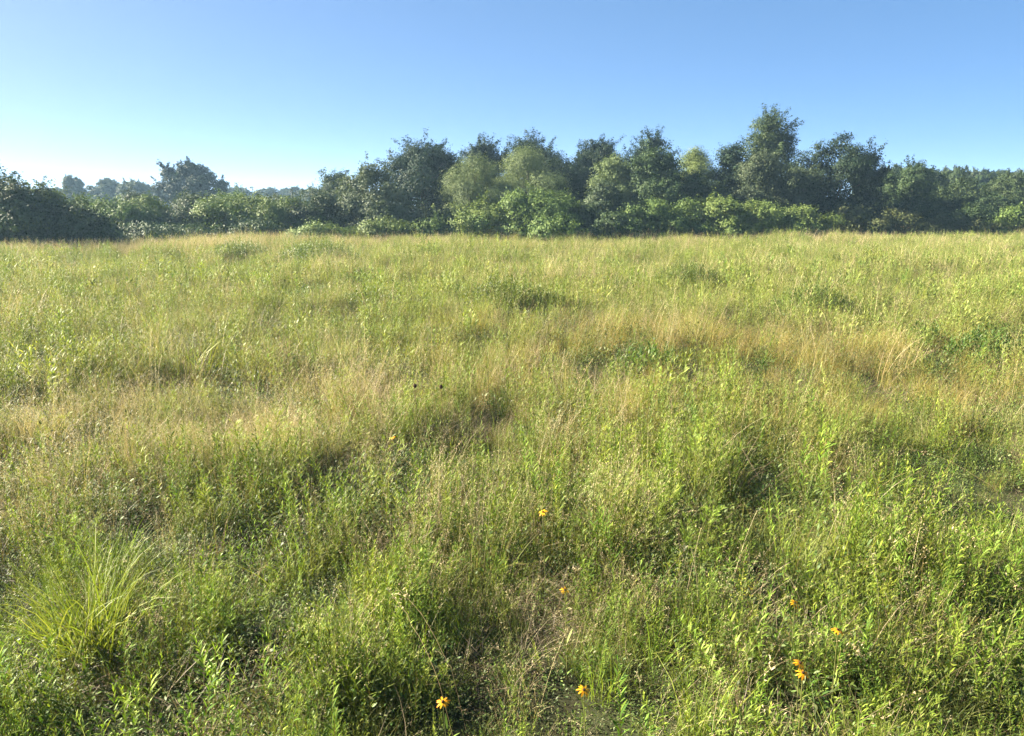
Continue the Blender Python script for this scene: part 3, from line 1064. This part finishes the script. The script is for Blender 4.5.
M_MOUND = leaf_mat('mound_shade_leaves', [(.075, .13, .026), (.11, .175, .034), (.16, .22, .05)], .36, .5, .3, var=.1)  # darker green than the field, shade of the hollows put into the colour
for u, v_, wpx, h, lab, kind in MOUNDS:
    h *= 1.15
    wpx *= 1.4
    x, y = on_plane(u, v_, h * .8)
    wd = wpx * y / F
    n = int(np.clip(90 * wd * wd * .8, 60, 420))
    mb, st_ = MB(), MB()
    a = U(0, 6.28, n)
    q = np.sqrt(U(0, 1, n))
    bx, by = q * np.cos(a) * wd / 2, q * np.sin(a) * wd / 2 * .8
    hh = h * (1 - .55 * q ** 2) * U(.75, 1.1, n)
    for k in range(n):
        if kind == 'rod':
            sub = leafy_stems(MB(), 1, (hh[k], hh[k] + .01), .01, leaf=(.07, .11), lw=(.016, .026), step=.028)
        else:
            sub = leafy_stems(MB(), 1, (hh[k], hh[k] + .01), .01, leaf=(.055, .09), lw=(.014, .022), step=.022)
        off = np.array([bx[k], by[k], 0])
        # first strip group is the stem, second the leaves
        for tgt, gi_ in ((st_, 0), (mb, 1)):
            tgt.v.append(sub.v[gi_] + off)
            tgt.t.append(sub.t[gi_])
            tgt.q.append(sub.q[gi_] - sub.q[gi_].min() + tgt.n)
            tgt.r.append(sub.r[gi_])
            tgt.m.append(np.zeros(len(sub.q[gi_])))
            tgt.n += len(sub.v[gi_])
    o = root('weed_shade_clump', lab, 'weed', (x, y, float(terrain(x, y)) - .02), MG)
    part('foliage', mb.mesh('foliage', [M_MOUND]), o)
    part('stems', st_.mesh('stems', [M_STEM]), o)

# ------------------------------------------------------------------ foreground plants
FG = 'single plants standing out in the foreground'
# long arching tussock on the left
x, y = on_plane(92, 640, .1)
tm = grass_tuft(300, (.5, .95), (.005, .0095), .17, (.4, 1.9), K=8, lean=.22)
o = bpy.data.objects.new('grass_tussock', tm.mesh('grass_tussock', [M_LIME]))
o['label'] = 'big tussock of long arching yellow green blades at lower left'
o['category'] = 'grass tussock'
o.location = (x, y, float(terrain(x, y)))
COL.objects.link(o)
x, y = on_plane(205, 470, .1)
# single pale blade rising at the bottom edge
x, y = on_plane(98, 760, .1)
bm_ = MB()
curve_strips(bm_, np.array([[0, 0, -.05]]), np.array([2.6]), np.array([.2]), np.array([.35]), np.array([.55]), np.array([.014]), 10, P_BLADE, np.array([.9]), twist=np.array([1.5]))
o = bpy.data.objects.new('broad_grass', bm_.mesh('broad_grass', [M_LIME]))
o['label'] = 'single wide pale green blade leaning left at the bottom edge'
o['category'] = 'grass'
o.location = (x, y, float(terrain(x, y)))
COL.objects.link(o)

WEEDS = [(215, 640, .5, 'rod', 'bright green leafy weed right of the big tussock'),
         (128, 655, .42, 'rod', 'lime leafy weed standing in dark gap below the big tussock'),
         (100, 690, .4, 'rod', 'lime leafy weed at the bottom left near the wide pale blade'),
         (275, 610, .55, 'rod', 'tall bright leafy weed in lower left between tussock and middle'),
         (50, 690, .4, 'rod', 'leafy weed in the bottom left corner'),
         (330, 715, .5, 'rod', 'leafy weed on the bottom edge left of middle'),
         (360, 660, .45, 'rod', 'leafy weed beside the leaning straw stalks'),
         (740, 620, .62, 'gold', 'weed with yellow flower tip in the lower right'),
         (720, 700, .5, 'rod', 'bright leafy weed on bottom edge right of middle'),
         (770, 715, .5, 'rod', 'broad bright leafy weed at the bottom right of middle'),
         (850, 600, .5, 'feather', 'feathery lime weed above the orange flowers at lower right'),
         (990, 640, .6, 'rod', 'leafy weed at the lower right edge'),
         (940, 560, .65, 'rod', 'tall leafy weed right of the feathery lime weed'),
         (1010, 545, .7, 'rod', 'tall leafy dark green weed cut by the right edge'),
         (640, 700, .45, 'rod', 'pale leafy weed at bottom between two orange flowers and right bush'),
         (410, 470, .65, 'rod', 'upright leafy weed in the dark hollow at the centre left'),
         (820, 440, .7, 'rod', 'dark leafy weed in the green patch below golden grass')]
M_BUD = leaf_mat('yellow_buds', [(.36, .36, .03), (.50, .44, .04)], .3)
for u, v_, h, kind, lab in WEEDS:
    x, y = on_plane(u, v_ , h * .8)
    if kind == 'feather':
        sub = feathery(MB(), 4, (h * .8, h * 1.1), .08)
        mats = [M_LUSHLIME, M_STEM]
    else:
        sub = leafy_stems(MB(), 4, (h * .75, h * 1.15), .07, leaf=(.045, .078), lw=(.007, .012), step=.013, lean=.2)
        mats = [M_LUSHLIME if kind == 'gold' or lab.startswith(('bright', 'lime')) else M_LUSH, M_STEM]
    fo, st_ = MB(), MB()
    for k in range(len(sub.v)):
        tgt = st_ if sub.m[k][0] == 1 else fo
        tgt.v.append(sub.v[k])
        tgt.t.append(sub.t[k])
        tgt.q.append(sub.q[k] - sub.q[k].min() + tgt.n)
        tgt.r.append(sub.r[k])
        tgt.m.append(np.zeros(len(sub.q[k])))
        tgt.n += len(sub.v[k])
    o = root('leafy_weed', lab, 'weed', (x, y, float(terrain(x, y)) - .02), FG)
    part('foliage', fo.mesh('foliage', [mats[0]]), o)
    part('stem', st_.mesh('stem', [M_STEM]), o)
    if kind == 'gold':
        bb = MB()
        n = 90
        p = np.stack([rng.normal(0, .03, n), rng.normal(0, .03, n), h * 1.02 + rng.normal(0, .05, n)], -1)
        curve_strips(bb, p, U(0, 6.28, n), U(.3, 2, n), U(0, .5, n), U(.006, .010, n), U(.003, .005, n), 3, P_LEAF, rng.random(n))
        part('flower_spray', bb.mesh('flower_spray', [M_BUD]), o)

# leaning straw stalks
for (u0, v0, u1, v1, lab) in [(390, 598, 440, 690, 'long pale straw stalk leaning left of the bottom middle'),
                              (396, 592, 450, 672, 'second long straw stalk crossing beside the leaning one'),
                              (880, 735, 1024, 660, 'pale straw stalk lying slanted in the bottom right corner'),
                              (760, 690, 800, 640, 'short straw stalk slanting beside the orange flowers'),
                              (570, 575, 615, 598, 'arched straw stalk with drooping seeds over dark hollow'),
                              (905, 455, 1000, 500, 'long thin pale stalk arching over the green patch at right'),
                              (90, 470, 150, 465, 'pale arched stalk over the grass at the left')]:
    zt_ = .55
    xa, ya = on_plane(u0, v0, zt_)
    xb, yb = on_plane(u1, v1, .42)
    za, zb = zt_ , .42
    t = np.linspace(0, 1, 9)[:, None]
    pa, pb_ = np.array([xa, ya, za]), np.array([xb, yb, zb])
    P = pa * (1 - t) + pb_ * t + np.array([0, 0, .05]) * np.sin(np.pi * t) + rng.normal(0, .004, (9, 3))
    tail = np.array([[xb + (xb - xa) * .25, yb + .05, .0]])
    P = np.concatenate([P, tail])
    o_loc = np.array([tail[0, 0], tail[0, 1], 0])
    mb = MB()
    mb.tube(P - o_loc, np.linspace(.0004, .0008, len(P)), 5, r=.05)
    n = 26
    q = P[0] + (P[2] - P[0]) * U(-.1, 1, n)[:, None] + rng.normal(0, .012, (n, 3)) - o_loc
    curve_strips(mb, q, U(0, 6.28, n), U(.5, 2.2, n), U(0, .8, n), U(.012, .022, n), U(.003, .005, n), 3, P_LEAF, rng.random(n))
    o = bpy.data.objects.new('straw_stalk', mb.mesh('straw_stalk', [M_STRAW]))
    o['label'] = lab
    o['category'] = 'straw stalk'
    o['group'] = 'loose straw stalks in the foreground'
    o.location = (o_loc[0], o_loc[1], float(terrain(o_loc[0], o_loc[1])))
    COL.objects.link(o)

# orange yellow coneflowers
M_PETAL = leaf_mat('petal', [(.72, .30, .01), (.80, .38, .015), (.85, .48, .02)], .35, .5, .2, var=.08, hue=.008)
M_DISC = plain_mat('flower_disc', (.02, .010, .006), (.06, .03, .015), 300)
FLAB = ['orange yellow flower standing highest, in the middle of the meadow foreground', 'orange flower at bottom edge left of the middle',
        'orange flower at the bottom edge near the middle', 'small orange flower uppermost of the group at lower right',
        'orange flower rightmost of the group at lower right', 'upper flower of the touching orange pair at lower right',
        'lower flower of the touching orange pair at lower right', 'small half hidden yellow flower under arched straw stalk',
        'small distant reddish orange flower over the hollow left of centre']
for (u, v_, h), lab in zip(FLOWERS, FLAB):
    x, y = on_plane(u, v_, h)
    g = float(terrain(x, y))
    o = root('coneflower', lab, 'flower', (x, y, g), 'orange flowers in the foreground')
    hz = h - g
    sc_ = .5 if 'small' in lab else .64
    tilt_ = np.array([rng.normal(0, .25), -.35 + rng.normal(0, .15), 1.0])
    tilt_ /= np.linalg.norm(tilt_)
    sm = MB()
    sm.tube([(.02, .03, -.03), (.015, .02, hz * .4), (.004, .006, hz * .8), (0, 0, hz)], [.0026, .0022, .0018, .0016], 6, r=.3)
    part('stem', sm.mesh('stem', [M_STEM]), o)
    s1 = np.cross(tilt_, [0, 1, 0.2])
    s1 /= np.linalg.norm(s1)
    s2 = np.cross(tilt_, s1)
    n = 10
    an = np.arange(n) / n * 2 * np.pi + rng.normal(0, .12, n)
    K = 6
    t = np.linspace(0, 1, K)
    dirs = np.cos(an)[:, None] * s1 + np.sin(an)[:, None] * s2
    L = .034 * sc_ * U(.85, 1.15, n)
    droop = U(.2, .6, n)
    P = np.array([0, 0, hz]) + dirs[:, None] * (L[:, None, None] * t[None, :, None] + .006) - tilt_[None, None] * (droop[:, None] * L[:, None] * t[None] ** 2)[..., None]
    Sv = np.cross(dirs, tilt_)[:, None].repeat(K, 1)
    wprof = .012 * sc_ * np.clip(np.sin(np.pi * np.clip(t * .86 + .1, 0, 1)) ** .6, .1, 1)
    pm = MB()
    pm.strips(P, Sv, np.tile(wprof, (n, 1)), rng.random(n))
    part('petals', pm.mesh('petals', [M_PETAL]), o)
    dm = MB()
    hs = np.array([-.002, .002, .007, .011, .013]) * sc_
    dm.tube(np.array([0, 0, hz]) + tilt_ * hs[:, None], np.array([.007, .0095, .009, .006, .0008]) * sc_, 10)
    part('disc', dm.mesh('disc', [M_DISC]), o)
    lm = MB()
    n = 7
    bz = np.linspace(.1, .75, n) * hz
    curve_strips(lm, np.stack([np.full(n, .012), np.full(n, .016), bz], -1), np.arange(n) * 2.4, U(.5, .9, n), U(.2, .8, n), U(.05, .09, n), U(.009, .014, n), 5, P_LEAF, rng.random(n))
    part('leaves', lm.mesh('leaves', [M_ROD]), o)

# dark spent seed heads
for (u, v_, h, lab) in [(415, 387, .72, 'dark seed head left of the pair over centre left grass'), (441, 388, .72, 'dark seed head right of the pair over centre left grass')]:
    x, y = on_plane(u, v_, h)
    g = float(terrain(x, y))
    o = root('seed_head', lab, 'seed head', (x, y, g), 'dark seed heads')
    sm = MB()
    sm.tube([(.03, .0, -.03), (.01, 0, h * .5), (0, 0, h - g)], [.003, .0025, .002], 6, r=.9)
    part('stem', sm.mesh('stem', [M_STEM]), o)
    dm = MB()
    dm.tube([(0, 0, h - g - .01), (0, 0, h - g + .005), (0, 0, h - g + .022), (0, 0, h - g + .034)], [.006, .017, .015, .002], 10)
    part('disc', dm.mesh('disc', [M_DISC]), o)
